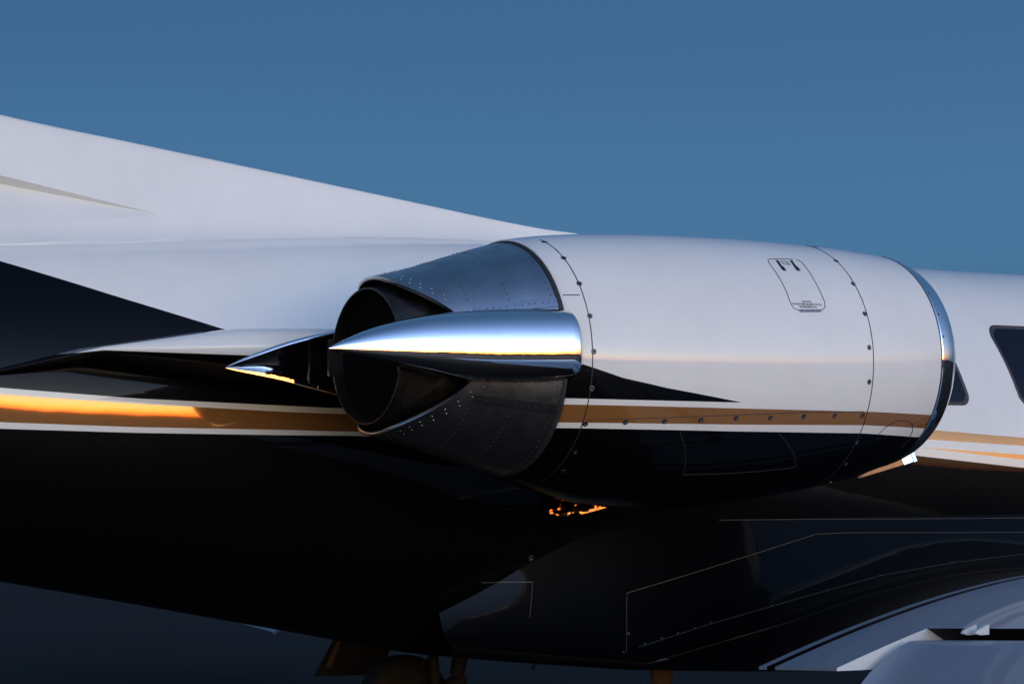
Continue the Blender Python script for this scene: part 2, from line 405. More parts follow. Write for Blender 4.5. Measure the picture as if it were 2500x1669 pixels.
def surf_strip(name, pts, nrm, width, mat, parent, off=.0016):
    """a thin raised bead following points on a skin"""
    L, Rr = [], []
    P = [np.array(p, float) for p in pts]
    for i, p in enumerate(P):
        tg = P[min(i + 1, len(P) - 1)] - P[max(i - 1, 0)]; tg = tg / (np.linalg.norm(tg) + 1e-9)
        nn = nrm[i]; s = np.cross(tg, nn); s /= np.linalg.norm(s)
        L.append((p - s * width / 2 - nn * .003, p - s * width / 2 + nn * off, p + s * width / 2 + nn * off, p + s * width / 2 - nn * .003))
    v, f = grid([list(q) for q in L], False)
    return new_obj(name, v, f, mat, parent, smooth=False)
def dens(px, n=6):
    out = []
    for a, b in zip(px[:-1], px[1:]):
        for k in range(n): out.append((a[0] + (b[0] - a[0]) * k / n, a[1] + (b[1] - a[1]) * k / n))
    return out + [px[-1]]
def seam_px(name, px, g, width, mat, parent, n=6, off=.0016):
    P = [hit(g, *q) for q in dens(px, n)]; P = [p for p in P if p is not None]
    return surf_strip(name, P, [normal(g, p) for p in P], width, mat, parent, off)
def seam_ring(name, X, fn, g, a0, a1, width, mat, parent, n=60):
    P = [fn(X, a) for a in np.linspace(a0, a1, n)]
    return surf_strip(name, P, [normal(g, p) for p in P], width, mat, parent)

# cabin windows: panes with a raised seal, on the curve of the cabin side
def window(Xa, Xb, za, zb):
    def phi(X, z): return math.acos(max(-1, min(1, (z - fz(X)) / (ft(X) - fz(X)))))
    def rr(q, n=8):
        cx, cz = (Xa + Xb) / 2, (za + zb) / 2; hx, hz = (Xb - Xa) / 2, (zb - za) / 2; r = .075; out = []
        for sx, sz, a0 in ((1, 1, 0), (-1, 1, 90), (-1, -1, 180), (1, -1, 270)):
            rad = r if sz > 0 else r * .75
            for k in range(n + 1):
                a = math.radians(a0 + 90 * k / n); out.append((cx + sx * (hx - rad) * 1 + math.cos(a) * rad - (0 if q == 0 else 0), cz + sz * (hz - rad) + math.sin(a) * rad))
        dn_ = []
        for i in range(len(out)):
            (xa_, za_), (xb2, zb3) = out[i], out[(i + 1) % len(out)]; m = max(1, int(math.hypot(xb2 - xa_, zb3 - za_) / .015))
            dn_ += [(xa_ + (xb2 - xa_) * j / m, za_ + (zb3 - za_) * j / m) for j in range(m)]
        return [(cx + (x - cx) * (1 - q / hx), cz + (z - cz) * (1 - q / hz)) for x, z in dn_]
    def P(x, z, off): x = x - .16 * (z - (za + zb) / 2); return fus(x, phi(x, z), off)
    rows = [[P(x, z, o) for x, z in rr(q)] for q, o in ((-.006, -.004), (-.006, .003), (-.003, .005), (.002, .005), (.007, .0015), (.011, .001))]
    v, f = grid(rows, True); w = new_obj("cabin_window", v, f, M['frame'], jet)
    out = rr(.011); cx, cz = (Xa + Xb) / 2, (za + zb) / 2
    rows = [[P(cx + (x - cx) * s, cz + (z - cz) * s, .0015) for x, z in out] for s in np.linspace(1, .1, 12)]
    v, f = grid(rows, True); v.append(P(cx, cz, .0015)); b = 11 * len(out)
    f += [(b + k, b + (k + 1) % len(out), len(v) - 1) for k in range(len(out))]
    new_obj("pane", v, f, M['glass'], w)
h2 = hit(g_fus, 2461, 900); h1 = hit(g_fus, 2347, 940)
zt, zb2 = hit(g_fus, 2430, 797)[2], hit(g_fus, 2330, 986)[2]
pitch = (h2[0] - h1[0]) + .36
for k in range(-1, 5): window(h2[0] + k * pitch, h2[0] + k * pitch + .36, zb2, zt)

# fin with its long dorsal fillet, stabiliser root fairing
finz = Tab([-5.6, -4.6, -3.4, -2.4, -1.7, -.976, -.316, .39, 1.04, 1.61, 1.80, 2.02, 2.25], [5.6, 5.3, 4.4, 3.6, 3.28, 3.148, 3.065, 2.976, 2.893, 2.82, 2.80, 2.785, 2.72])
fint = Tab([-5.6, -4.5, -3, -1, 0, 1, 1.6, 2.25], [.02, .05, .11, .115, .10, .075, .05, .02])
tipp = atY(395, 522, -.10); tipx = tipp[0]
def fin_hw(X, z):
    zt_ = finz(X); zb_ = ft(X) - .16; u = (z - zb_) / (zt_ - zb_); th = fint(X)
    flare = .07 * math.exp(-max(0, (z - ft(X) + .03)) / .05) * min(1, th / .06)
    return th * (1 - .80 * u) * math.sqrt(max(0, 1 - max(0, (u - .97) / .03) ** 2)) + flare
fr0 = (tipp[2] - ft(tipx) + .16) / (finz(tipx) - ft(tipx) + .16)
rows = []
for X in sorted([*np.linspace(-5.0, 2.25, 110), tipx, tipx - .02]):       # a flush, wedge-shaped recess is sunk into each side
    zt_ = finz(X); zb_ = ft(X) - .16; u = min(1.0, max(0.0, tipx - X))
    if X >= tipx: zm = zb_ + (zt_ - zb_) * fr0; zl_, zh_ = zm - .001, zm + .001
    else: zl_, zh_ = tipp[2] - .125 * u, tipp[2] + .176 * u
    zh_ = min(zh_, zb_ + .93 * (zt_ - zb_)); dp = min(.055, .085 * u)
    k0 = [(fin_hw(X, z), z) for z in np.linspace(zb_, zl_, 14)]
    k0 += [(fin_hw(X, z) - dp * (.12 + .88 * q ** 1.2), z) for q, z in zip(np.linspace(0, 1, 9), np.linspace(zl_ + .0008, zh_ - .0008 - .036 * u, 9))]
    k0 += [(fin_hw(X, z), z) for z in [zb_ + (zt_ - zb_) * q for q in np.linspace((zh_ - zb_) / (zt_ - zb_), .97, 9)] + [zb_ + (zt_ - zb_) * q for q in (.98, .99, .996, 1.0)]]
    rows.append([(X, -max(h, .002 if h else 0), z) for h, z in k0] + [(X, max(h, .002 if h else 0), z) for h, z in k0[::-1]])
v, f = grid(rows, True, True, True); fin = sharp(new_obj("fin", v, f, M['white'], jet), 22)
def airfoil(n=26, th=.12):
    out = []
    for k in range(2 * n):
        a = math.pi * 2 * k / (2 * n); x = (1 + math.cos(a)) / 2
        yt = 5 * th * (.2969 * math.sqrt(x) - .126 * x - .3516 * x * x + .2843 * x ** 3 - .1036 * x ** 4)
        out.append((x, yt if a <= math.pi else -yt))
    return out
for s in (-1, 1):
    rows = [[(-2.05 - q * .9 - x * (1.5 - .75 * q), s * (.08 + 2.7 * q), 2.80 + .12 * q + z * (1.5 - .75 * q)) for x, z in airfoil(16, .10)] for q in np.linspace(0, 1, 8)]
    v, f = grid(rows, True, True, True); sharp(new_obj("stabiliser", v, f, M['white'], jet), 50)

# ------------------------------------------------------------------ nacelle
nacelle_e = empty("engine_nacelle", parent=jet)
PHN = np.linspace(0, 2 * math.pi, 120, endpoint=False)
Xn = np.concatenate([np.linspace(.637, 2.62, 80)])
rows = [[nac(.637, p, -.035) for p in PHN], [nac(.637, p, -.004) for p in PHN], [nac(.641, p, 0) for p in PHN]] + [[nac(x, p) for p in PHN] for x in Xn[1:]]
v, f = grid(rows, True); cowl = new_obj("cowl", v, f, M['nacelle'], nacelle_e); sharp(cowl, 40)
rows = [[nac(2.6225, p, -.006) for p in PHN]] + [[nac(x, p, .0008) for p in PHN] for x in (2.6225, 2.635, 2.65, 2.67, 2.69, 2.71, 2.73, 2.745, 2.757, 2.767, 2.775, 2.780)]
for dx, dr in ((2.782, -.012), (2.778, -.026), (2.768, -.038), (2.74, -.050), (2.68, -.058), (2.55, -.06)):
    rows.append([np.array((dx, YE - (.385 + dr) * math.sin(p), 2.138 + (.385 + dr) * math.cos(p))) for p in PHN])
v, f = grid(rows, True); lip = new_obj("inlet_lip", v, f, M['chrome'], nacelle_e)
lathe("inlet_duct", [(2.55, .325), (2.3, .33), (1.9, .33), (1.9, .0)], (0, YE, 2.138), M['pipe'], nacelle_e, 48, 'X')

seam_ring("panel_seam", 2.619, nac, g_nac, math.radians(12), math.radians(172), .006, M['seam'], nacelle_e)
seam_ring("panel_seam", .731, nac, g_nac, math.radians(16), math.radians(165), .0034, M['seam'], nacelle_e)
seam_ring("panel_seam", 2.178, nac, g_nac, math.radians(10), math.radians(172), .0034, M['seam'], nacelle_e)
seam_px("panel_seam", [(1374, 720), (1415, 720)], g_nac, .0032, M['seam'], nacelle_e)
seam_px("panel_seam", [(1430, 1024), (1620, 1019), (1800, 1012), (1960, 1006), (2108, 1004)], g_nac, .0035, M['seam_and_glint'], nacelle_e)
seam_px("panel_seam", [(2145, 1059), (2165, 1040), (2190, 1027), (2215, 1026), (2228, 1036), (2228, 1050), (2218, 1075), (2200, 1092)], g_nac, .0025, M['seam'], nacelle_e)
seam_px("panel_seam", [(1660, 1053), (1672, 1090), (1673, 1130), (1668, 1158)], g_nac, .003, M['seam'], nacelle_e)
seam_px("panel_seam", [(1668, 1158), (1760, 1156), (1850, 1150), (1930, 1142), (1944, 1138), (1938, 1108), (1918, 1075), (1900, 1056)], g_nac, .003, M['seam'], nacelle_e)

# screws on the cowl
def screw_mesh():
    bm = bmesh.new(); n = 12
    prof = [(.0, .0105), (.0016, .0102), (.0020, .0088), (.0016, .0050), (.0004, .0036)]
    vs = [[bm.verts.new((r * math.cos(a), r * math.sin(a), z)) for a in np.linspace(0, 2 * math.pi, n, endpoint=False)] for z, r in prof]
    for a, b in zip(vs[:-1], vs[1:]):
        for k in range(n): bm.faces.new((a[k], a[(k + 1) % n], b[(k + 1) % n], b[k]))
    fc = bm.faces.new(vs[-1]); fc.material_index = 1
    me = bpy.data.meshes.new("screw"); bm.to_mesh(me); bm.free(); me.materials.append(M['screw']); me.materials.append(M['screw_slot']); return me
SCREW = screw_mesh()
def put(name, me, p, n, parent, s=1.0, off=.0):
    mw = Matrix.Translation(Vector(p) + Vector(n) * off) @ Vector(n).to_track_quat('Z', 'Y').to_matrix().to_4x4() @ Matrix.Rotation(rnd.uniform(0, 6), 4, 'Z') @ Matrix.Scale(s, 4)
    return add_mesh(name, me, parent, mw)
for q in [(1329, 591), (1376, 630), (1414, 692), (1440, 771), (1450, 858), (1445, 948), (1429, 1034), (1405, 1103), (1375, 1150),
          (1527, 1030), (1622, 1028), (1711, 1025), (1797, 1020), (1881, 1019), (1962, 1016), (2038, 1014), (2106, 1013),
          (1992, 603), (2041, 637), (2083, 693), (2111, 766), (2122, 848), (2122, 932), (2092, 1079), (2065, 1134), (2026, 1177)]:
    p = hit(g_nac, *q)
    if p is not None: put("screw", SCREW, p, normal(g_nac, p), nacelle_e, 1.12)
for q in [(2268, 717), (2291, 767), (2303, 821), (2305, 900)]:
    p = hit(g_nac, *q)
    if p is not None: put("screw", SCREW, p, normal(g_nac, p), lip, .5, .001)

# oil door: gap, latches, hinge, stencils
door = [(1944, 633.6), (1957, 639.6), (1977.4, 666.6), (1993.5, 694), (2005, 718), (2012.5, 735.5), (2014, 747), (2010.7, 754.4), (2005, 756.7), (1948.7, 756.7), (1939.6, 753.3), (1932, 744.7), (1925.8, 728.6), (1919, 710), (1907.4, 687), (1893.6, 664), (1878.7, 643.6), (1875, 636.7), (1878, 632), (1936, 633)]
odoor = empty("oil_door", parent=nacelle_e); odoor.parent = nacelle_e
seam_px("door_gap", door, g_nac, .0026, M['seam'], nacelle_e, 4)
odoor_used = bpy.data.objects.remove(odoor)
def patch_px(name, poly, g, mat, parent, off=.0022):
    P = [hit(g, *q) for q in poly]; N = [normal(g, p) for p in P]; n = len(P)
    v = [p + q * off for p, q in zip(P, N)] + [p - q * .002 for p, q in zip(P, N)]
    f = [tuple(range(n))] + [(k, (k + 1) % n, n + (k + 1) % n, n + k) for k in range(n)]
    return new_obj(name, v, f, mat, parent, smooth=False)
latch = [(1893.6, 635.6), (1899.4, 636), (1909, 650), (1913, 651.7), (1919.5, 661), (1911.4, 660.3), (1904.5, 651.7)]
for dx in (0, 34.6): patch_px("latch", [(x + dx, y + .6 * (dx > 0)) for x, y in latch], g_nac, M['decal'], nacelle_e)
for k in range(4): patch_px("hinge_knuckle", [(1951.5 + 13.6 * k, 758.2), (1963 + 13.6 * k, 758.2), (1963 + 13.6 * k, 762), (1951.5 + 13.6 * k, 762)], g_nac, M['rivet'], nacelle_e, .003)
def text_on(name, txt, px, width_px, mat, parent, off=.0012, lean=0.0):
    cu = bpy.data.curves.new(name, 'FONT'); cu.body = txt; cu.align_x = 'CENTER'; cu.align_y = 'CENTER'; cu.resolution_u = 2; cu.offset = .012
    o = bpy.data.objects.new(name, cu); COL.objects.link(o)
    bpy.context.view_layer.update(); me = bpy.data.meshes.new_from_object(o.evaluated_get(bpy.context.evaluated_depsgraph_get()))
    bpy.data.objects.remove(o)
    co = np.array([q.co[:] for q in me.vertices]); w = co[:, 0].max() - co[:, 0].min()
    a, b = hit(g_nac, px[0] - width_px / 2, px[1]), hit(g_nac, px[0] + width_px / 2, px[1]); s = np.linalg.norm(b - a) / w
    X0, p0 = nac_uv(hit(g_nac, *px))
    for q in me.vertices:
        X = X0 + q.co.x * s; ph = p0 - q.co.y * s * 1.05 / .54
        q.co = Vector(nac(X, ph, off))
    me.materials.append(mat); return add_mesh(name, me, parent)
text_on("stencil", "OIL FILL", (1915, 639), 20, M['decal'], nacelle_e)
text_on("stencil", "ACCESS", (1919.5, 644.6), 20, M['decal'], nacelle_e)
text_on("stencil", "CAUTION", (1969, 736.6), 22, M['decal'], nacelle_e)
text_on("stencil", "DO NOT MIX BRANDS OF OIL", (1970.5, 743), 70, M['decal'], nacelle_e)
text_on("stencil", "SEE ENGINE LOG", (1973, 749.6), 42, M['decal'], nacelle_e)

# polished cooling scoop under the inner side of the cowl
Ys = -1.30
a = atY(2094, 1166, Ys); b = atY(2184, 1120, Ys); c_ = atY(2211, 1107, Ys)
def sect(p, hy, hz, tilt):
    ca, sa = math.cos(tilt), math.sin(tilt); out = []
    for u, w_ in ((-1, -1), (1, -1), (1, 1), (-1, 1)):
        out.append((p[0] - w_ * hz * sa, p[1] + u * hy * (1 - .10 * w_), p[2] + w_ * hz * ca))
    return out
tl = math.atan2(c_[2] - a[2], c_[0] - a[0])
v, f = grid([sect(a, .008, .002, tl), sect(a + (b - a) * .5, .028, .014, tl), sect(b, .05, .026, tl)], True, True, True)
scoop = new_obj("air_scoop", v, f, metal("bronze_tinted_scoop", (.20, .105, .06), .34, .5, .1), nacelle_e, smooth=False)
v, f = grid([sect(b, .050, .028, tl), sect(b + (c_ - b) * .7, .057, .030, tl), sect(b + (c_ - b) * .72, .060, .034, tl), sect(c_, .060, .034, tl)], True, True, True)
new_obj("scoop_lip", v, f, M['chrome'], scoop, smooth=False)

# ------------------------------------------------------------------ thrust reverser: two buckets, tailpipe, side fairings
rev = empty("thrust_reverser", parent=jet)
ZR = 2.108
rr_ = Tab([-.02, .036, .198, .39, .55, .66], [.305, .318, .357, .413, .458, .484])
def xe(ph): return .022 + .27 * abs(math.sin(ph)) ** 3.2
def buck(X, ph, off=0): r = rr_(X) + off; return np.array((X, YE - r * math.sin(ph), ZR + r * math.cos(ph)))
for nm, lo, hi in (("upper_bucket", -78, 78), ("lower_bucket", 102, 258)):
    rows = []; A = [math.radians(q) for q in np.linspace(lo, hi, 72)]
    for u in np.linspace(0, 1, 22):
        rows.append([buck(xe(p) + (.655 - xe(p)) * u, p) for p in A])
    inner = [[buck(xe(p) + (.655 - xe(p)) * u, p, -.014) for p in A] for u in np.linspace(0, 1, 12)]
    rows = inner[::-1] + [[buck(xe(p) - .002, p, -.007) for p in A]] + rows
    v, f = grid(rows, False); bk = sharp(new_obj(nm, v, f, M['steel'], rev), 50)
    # rivets: many, tiny, one joined piece per bucket
    rv, rf = [], []
    def riv(X, ph, s):
        p = buck(X, ph); n = np.array((-.28, -math.sin(ph), math.cos(ph))); n /= np.linalg.norm(n); q = np.cross(n, (1, 0, 0)); q /= np.linalg.norm(q); w = np.cross(n, q); o = len(rv)
        for h, r in ((0, 1), (.55, .75)):
            for a_ in np.linspace(0, 2 * math.pi, 7, endpoint=False): rv.append(p + (q * math.cos(a_) + w * math.sin(a_)) * s * r + n * h * s)
        rv.append(p + n * s * .75)
        for k in range(7): rf.extend([(o + k, o + (k + 1) % 7, o + 7 + (k + 1) % 7, o + 7 + k), (o + 7 + k, o + 7 + (k + 1) % 7, o + 14)])
    for q in np.linspace(lo + 4, hi - 4, 22):
        p = math.radians(q); riv(xe(p) + .035, p, .0036); riv(xe(p + .05) + .062, p + .05, .0036)
    rows_fine = []
    o = new_obj("edge_rivets", rv, rf, M['rivet'], bk); o['kind'] = 'stuff'
    rv, rf = [], []
    for X in (.27, .43, .60):
        for q in np.linspace(lo + 3, hi - 3, 40):
            if X > xe(math.radians(q)) + .09: riv(X, math.radians(q), .0034)
    o = new_obj("skin_rivets", rv, rf, M['rivet_dark'] if nm[0] == 'u' else M['screw_slot'], bk); o['kind'] = 'stuff'
    for e_ in (lo, hi):
        sgn = 1 if e_ == lo else -1
        A = [math.radians(e_ + sgn * q) for q in (12, 13, 16, 17)]
        x0 = xe(math.radians(e_)) + .01
        rows = [[buck(x, p, .003) for p in A] for x in np.linspace(x0, .65, 12)]
        v, f = grid(rows, False); new_obj("flange", v, f, M['flange'], bk)
        rv, rf = [], []
        for X in np.linspace(x0 + .02, .64, 13): riv(X + rnd.uniform(-.006, .006), math.radians(e_ + sgn * 14.5), .0048)
        o = new_obj("flange_rivets", rv, rf, M['rivet_dark'] if nm[0] == 'u' else M['screw_slot'], bk); o['kind'] = 'stuff'
lathe("tailpipe", [(.62, .30), (.3, .288), (0.0, .272), (-.006, .270), (-.006, .264), (.05, .262), (.30, .262), (.62, .25), (.64, 0)], (0, YE, ZR - .002), M['pipe'], rev, 72, 'X')
lathe("tailpipe_liner", [(.04, .2605), (.34, .2605), (.61, .249)], (0, YE, ZR - .002), M['soot'], rev, 72, 'X')
# cowl throat behind the buckets, so nothing is seen through
lathe("throat_ring", [(.66, .478), (.66, .30)], (0, YE, ZR), M['soot'], rev, 72, 'X')

v, f = grid([[buck(x, p, o_) for p in np.linspace(0, 2 * math.pi, 96, endpoint=False)] for x, o_ in ((.618, -.004), (.618, .0045), (.634, .0045), (.645, -.002))], True)
new_obj("cowl_seal", v, f, M['seam'], rev)
# the polished fairings (outer hull convex, inner face a shallow dish)
upx = [(800, 849), (826, 836), (860, 822), (920, 800), (980, 783), (1050, 769), (1150, 757), (1250, 751), (1330, 749), (1395, 749)]
dnx = [(800, 851), (826, 857), (860, 864), (920, 876), (980, 889), (1050, 904), (1150, 924), (1250, 933), (1330, 935), (1395, 932)]
eqx = [(800, 850), (826, 851), (860, 854), (920, 859), (980, 862), (1050, 864), (1150, 866), (1250, 867), (1330, 867), (1395, 866)]
yo = Tab([-.41, -.30, -.1, .15, .45, .70, .80], [-1.80, -1.822, -1.860, -1.898, -1.928, -1.942, -1.944])
def gz(pxs):
    xs, zs = [], []
    for q in pxs:
        Y = -1.87
        for _ in range(6):
            p = atY(q[0], q[1], Y); Y = (yo(p[0]) * .6 + -1.78 * .4) if pxs is not eqx else yo(p[0])
        xs.append(p[0]); zs.append(p[2])
    return Tab(xs, zs), xs[0], xs[-1]
gu, xa, xb_ = gz(upx); gd, _, _ = gz(dnx); ge, _, _ = gz(eqx)
def stang(side):
    rows = []; Xl = np.concatenate([xa + (xb_ - xa) * np.linspace(0, 1, 46) ** 1.3])
    fr = [(0.006, .985), (.014, .955), (.020, .91), (.024, .84), (.026, .75)]
    for X, s in [(x, 1.0) for x in Xl] + [(xb_ + d, s) for d, s in fr]:
        Xc = min(X, xb_); z0 = ge(Xc); u = gu(Xc) - z0; d = z0 - gd(Xc); Y0 = -(yo(Xc) - YE); 
        u = max(u, .0015); d = max(d, .0015) * (1.45 if side < 0 else 1)
        dep = min(.19, max(.003, (u + d) * .62)); inn = Y0 - dep; row = []
        s2 = 1 - (1 - s) * .4; rm = min(.013, (u + d) * .12)
        for a in np.linspace(0, math.pi, 26):       # outer hull from top to bottom
            c, sn = math.cos(a), math.sin(a); e = .70
            cz = math.copysign(abs(c) ** e, c); ss = abs(sn) ** .70
            row.append((X, inn + max(dep * ss * s, rm if a < .5 else 0), z0 + (u if c > 0 else d) * cz * s2))
        rim = min(.013, (u + d) * .12); zl, zh = z0 - d * s2, z0 + u * s2   # inner face: bright rim, dished plate inside it
        row.append((X, inn, zl + rim))
        for q in np.linspace(1, 0, 14):
            row.append((X, inn + min(.008, dep * .2) + min(.012, dep * .2) * math.sin(math.pi * q) + min(.03, dep * .2) * q, zl + rim * 1.3 + (zh - zl - 2.6 * rim) * (1 - q)))
        row += [(X, inn, zh - rim), (X, inn + rim * .08, zh - rim * .6), (X, inn + rim * .3, zh - rim * .28), (X, inn + rim * .65, zh - rim * .07)]
        rows.append([(x - (.02 if side < 0 else 0), YE - side * y, z - ((.05 - .035 * (x - xa) / (xb_ - xa)) if side < 0 else 0)) for x, y, z in row])
    v, f = grid(rows, True, True, True)
    n = len(rows[0]); fm = [0] * len(f)
    for i in range(len(rows) - 1):
        for j in range(27, n - 5): fm[i * n + j] = 1
    o = new_obj("side_fairing", v, f, None, rev, mats=[M['chrome'], M['chrome_thin']], face_mats=fm); return sharp(o, 38)
st = stang(1); st2 = stang(-1)
def g_st(p):
    X = p[0]
    if X < xa or X > xb_: return 1.0
    z0 = ge(X); r = max(.002, gu(X) - z0 if p[2] > z0 else z0 - gd(X)); dep = min(.19, max(.003, (gu(X) - gd(X)) * .62)); inn = yo(X) + dep
    return ((p[1] - inn) / dep) ** 2 + ((p[2] - z0) / r) ** 2 - 1
for q in [(1380, 763), (1385, 789), (1391, 886), (1389, 918)]:
    p = hit(g_st, *q)
    if p is not None: put("screw", SCREW, p, normal(g_st, p), st, .62, -.0005)
for s in (1, -1):      # hinge plates that carry the fairings beside the tailpipe
    box("hinge_plate", (-.02, YE - s * .275 - .012, ZR - .075), (.60, YE - s * .275 + .012, ZR + .075), M['pipe'], rev)

# ------------------------------------------------------------------ pylon between fuselage and nacelle
tip = atY(255, 852, -.74); end = atY(0, 905, -.56); mid = atY(600, 850, -.93)
mx = (end + tip) / 2
pyo = Tab([end[0], mx[0], tip[0], mid[0], .25, .7, 2.4, 2.75, 2.9], [-.54, -.6375, -.735, -.93, -.99, -1.1, -1.1, -.95, -.7])
pzc = Tab([end[0], mx[0], tip[0], mid[0], .4, 2.9], [end[2], mx[2], tip[2], mid[2] + .005, 2.14, 2.15])
pth = Tab([end[0], tip[0], mid[0], .4, 2.2, 2.9], [.006, .010, .078, .10, .10, .02])
rows = []
for X in [*np.linspace(end[0], tip[0], 12), *np.linspace(tip[0], 2.9, 84)[1:]]:
    Yo, zc, h = [float(np.interp(X, q.x, q.y)) if X < mid[0] else q(X) for q in (pyo, pzc, pth)]; nose = min(h * 1.15, .09); row = []
    for a in np.linspace(90, -90, 21):
        c, s = math.cos(math.radians(a)), math.sin(math.radians(a)); row.append((X, Yo + nose - nose * c, zc + h * s))
    inb = -.25
    row = [(X, inb, zc + h)] + row + [(X, Yo + nose + (inb - Yo - nose) * q, zc - h - .16 * q ** 1.4) for q in np.linspace(.08, 1, 10)]
    rows.append(row)
t = NT("pylon_livery"); X_, Y_, Z_ = t.pos()
lowz = [(x, pzc(x) - .42 * pth(x)) for x in (-1.6, tip[0], mid[0], .4, 3.0)]
xw = t.math('GREATER_THAN', X_, end[0] - .02)
M['pylon'] = paint_finish(t, t.mix(t.math('MULTIPLY', above(lowz), xw), BLACK, WHITE), wav=.5)
v, f = grid(rows, True, True, True); pyl = sharp(new_obj("pylon", v, f, M['pylon'], jet), 50)

# ------------------------------------------------------------------ wings
def wing_z(Y): return .768 + .0625 * (abs(Y) - .75)                 # height of the trailing edge line (dihedral)
XL = lambda Y: 4.55 - .10 * (abs(Y) - .8)                            # leading edge
def camb(X, Y, te=WTE):
    """upper and lower height of the wing at X (te: nominal trailing edge)"""
    c = XL(Y) - te; u = (X - te) / c; x = 1 - u; b = wing_z(Y)
    th = .145 - .004 * max(0, abs(Y) - .8); x = min(max(x, 0), 1)
    yt = 5 * th * (.2969 * math.sqrt(x) - .126 * x - .3516 * x * x + .2843 * x ** 3 - .1036 * x ** 4)
    inc = .045 * u * c
    cb = .030 * math.sin(math.pi * x) * c
    return b + .006 + inc + cb + yt * c * .98, b - .006 + inc * .8 + cb * .5 - yt * c * .62
COVE = 2.12; FY = 2.31; FE = 5.4; TIPY = 7.6
def wing(s):
    w = empty("wing", parent=jet)
    def skin(name, Y0, Y1, x0, n, mat, te=WTE, capmat=None, cut=0.0):
        rows = []
        for Y in np.linspace(Y0, Y1, n):
            le = XL(Y); xs = x0 + (le - x0) * (1 - np.cos(np.linspace(0, math.pi / 2, 34))[::-1]) if False else x0 + (le - x0) * np.sin(np.linspace(0, math.pi / 2, 34))
            up = [(x, s * Y, camb(x, Y, te)[0]) for x in xs]; xd = (x0 + cut) + (le - x0 - cut) * np.sin(np.linspace(0, math.pi / 2, 34)); dn = [(x, s * Y, camb(x, Y, te)[1]) for x in xd[::-1][1:]]
            rows.append(up + dn)
        v, f = grid(rows, True, True, True)
        fm = [0] * len(f); fm[-1] = 1; fm[-2] = 1; nn = len(rows[0])
        if cut:
            for i in range(len(rows) - 1): fm[i * nn + nn - 1] = 1
        o = new_obj(name, v, f, None, w, mats=[mat, capmat or mat], face_mats=fm); return sharp(o, 40)
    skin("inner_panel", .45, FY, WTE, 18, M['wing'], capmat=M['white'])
    skin("flap_bay_panel", FY + .0005, FE, COVE, 26, M['wing_sky_shade'], capmat=M['strut'], cut=.28)  # cove face borrows the dark gear paint to stand for its inner shade
    skin("outer_panel", FE + .0005, TIPY, WTE + .05, 18, M['wing_sky_shade'])
    # cove behind the rear spar (dark), and the lowered flap
    rows = []
    for Y in [FY + .06, FY + .075, FY + .10, FY + .14, *np.linspace(FY + .2, FE - .01, 22)]:
        d = wing_z(Y) - wing_z(FY); A = math.radians(28); row = []
        ch = .51; kk = min(1, (Y - FY - .06) / .14); ox, oz = 2.085 - .05 * (1 - kk) ** 2, .940 + d
        pr = [(0, .0), (.006, .022), (.02, .038), (.05, .054), (.10, .064), (.18, .066), (.3, .056), (.39, .030), (.48, .008), (.505, .002), (.505, -.002), (.43, -.012), (.3, -.03), (.15, -.036), (.06, -.03), (.02, -.02), (.005, -.01)]
        for q, z in pr: row.append((ox - (q * math.cos(A) - z * -math.sin(A) * -1 * 0) - z * math.sin(A) * .6, s * Y, oz - q * math.sin(A) + z * math.cos(A)))
        rows.append(row)
    v, f = grid(rows, True, True, True)
    fl = sharp(new_obj("flap", v, f, M['wing_sky_shade'], w), 45)
    for Y in (FY + .30, FY + .37, FY + 1.9, FY + 1.97):
        d = wing_z(Y) - wing_z(FY)
        rows = [[(x, s * (Y + o_), z + d) for x, z in ((2.10, .985), (2.05, .985), (2.025, .992), (2.035, 1.004), (2.10, 1.025))] for o_ in (-.007, .007)]
        v, f = grid(rows, True, True, True); new_obj("flap_bracket", v, f, M['white'], w, smooth=False)
    return w
wr = wing(-1); wl_ = wing(1)

# body fairing where the wing meets the fuselage: concave above the wing, rounded below, drawn out aft
fYw = Tab([.95, 1.15, 1.38, WTE, 2.3, 4.6, 5.3], [.50, .68, .86, 1.04, 1.34, 1.34, .80])
fzr = Tab([.95, 1.15, 1.38, WTE, 2.3, 4.4, 5.3], [1.0, 1.12, 1.26, 1.36, 1.41, 1.41, 1.15])
def fillet_pt(X, u, s):
    Yw = fYw(X); zt_ = camb(max(X, WTE + .01), Yw)[0] + .003 if X > WTE else (camb(WTE + .01, 1.04)[0] + .003) + .10 * (WTE - X)
    zr = max(fzr(X), zt_ + .04); z_, r_ = fz(X), fz(X) - fb(X)
    yr = fw(X) * math.sqrt(max(0, 1 - ((z_ - zr) / r_) ** 2)) + .002; a0 = math.radians(38); a = a0 + u * (math.pi / 2 - a0); Yw = max(Yw, yr + .01)
    return np.array((X, s * (yr + (Yw - yr) * (math.cos(a0) - math.cos(a)) / math.cos(a0)), zt_ + (zr - zt_) * (1 - math.sin(a)) / (1 - math.sin(a0))))
for s in (-1, 1):
    rows = []
    for X in np.linspace(.96, 5.25, 90):
        row = [fillet_pt(X, u, s) for u in np.linspace(0, 1, 20)]; e = row[-1]
        if X < WTE: zlow = e[2] - .02 - .03 * (WTE - X); 
        else: zlow = camb(X, abs(e[1]))[1] - .004
        bz = fb(X) - .004
        zlow = max(zlow, bz + .02)
        for a in np.linspace(0, math.pi / 2, 12):
            row.append(np.array((X, s * abs(e[1]) * math.cos(a), bz + (zlow - bz) * (1 - math.sin(a)))))
        rows.append(row)
    v, f = grid(rows, False); sharp(new_obj("wing_fairing", v, f, M['black'], jet), 60)
def strip_pts(name, P, width, mat, parent, up=(0, -.6, .8), off=.002):
    N = [np.array(up) / np.linalg.norm(up)] * len(P); return surf_strip(name, P, N, width, mat, parent, off)
from mathutils.bvhtree import BVHTree
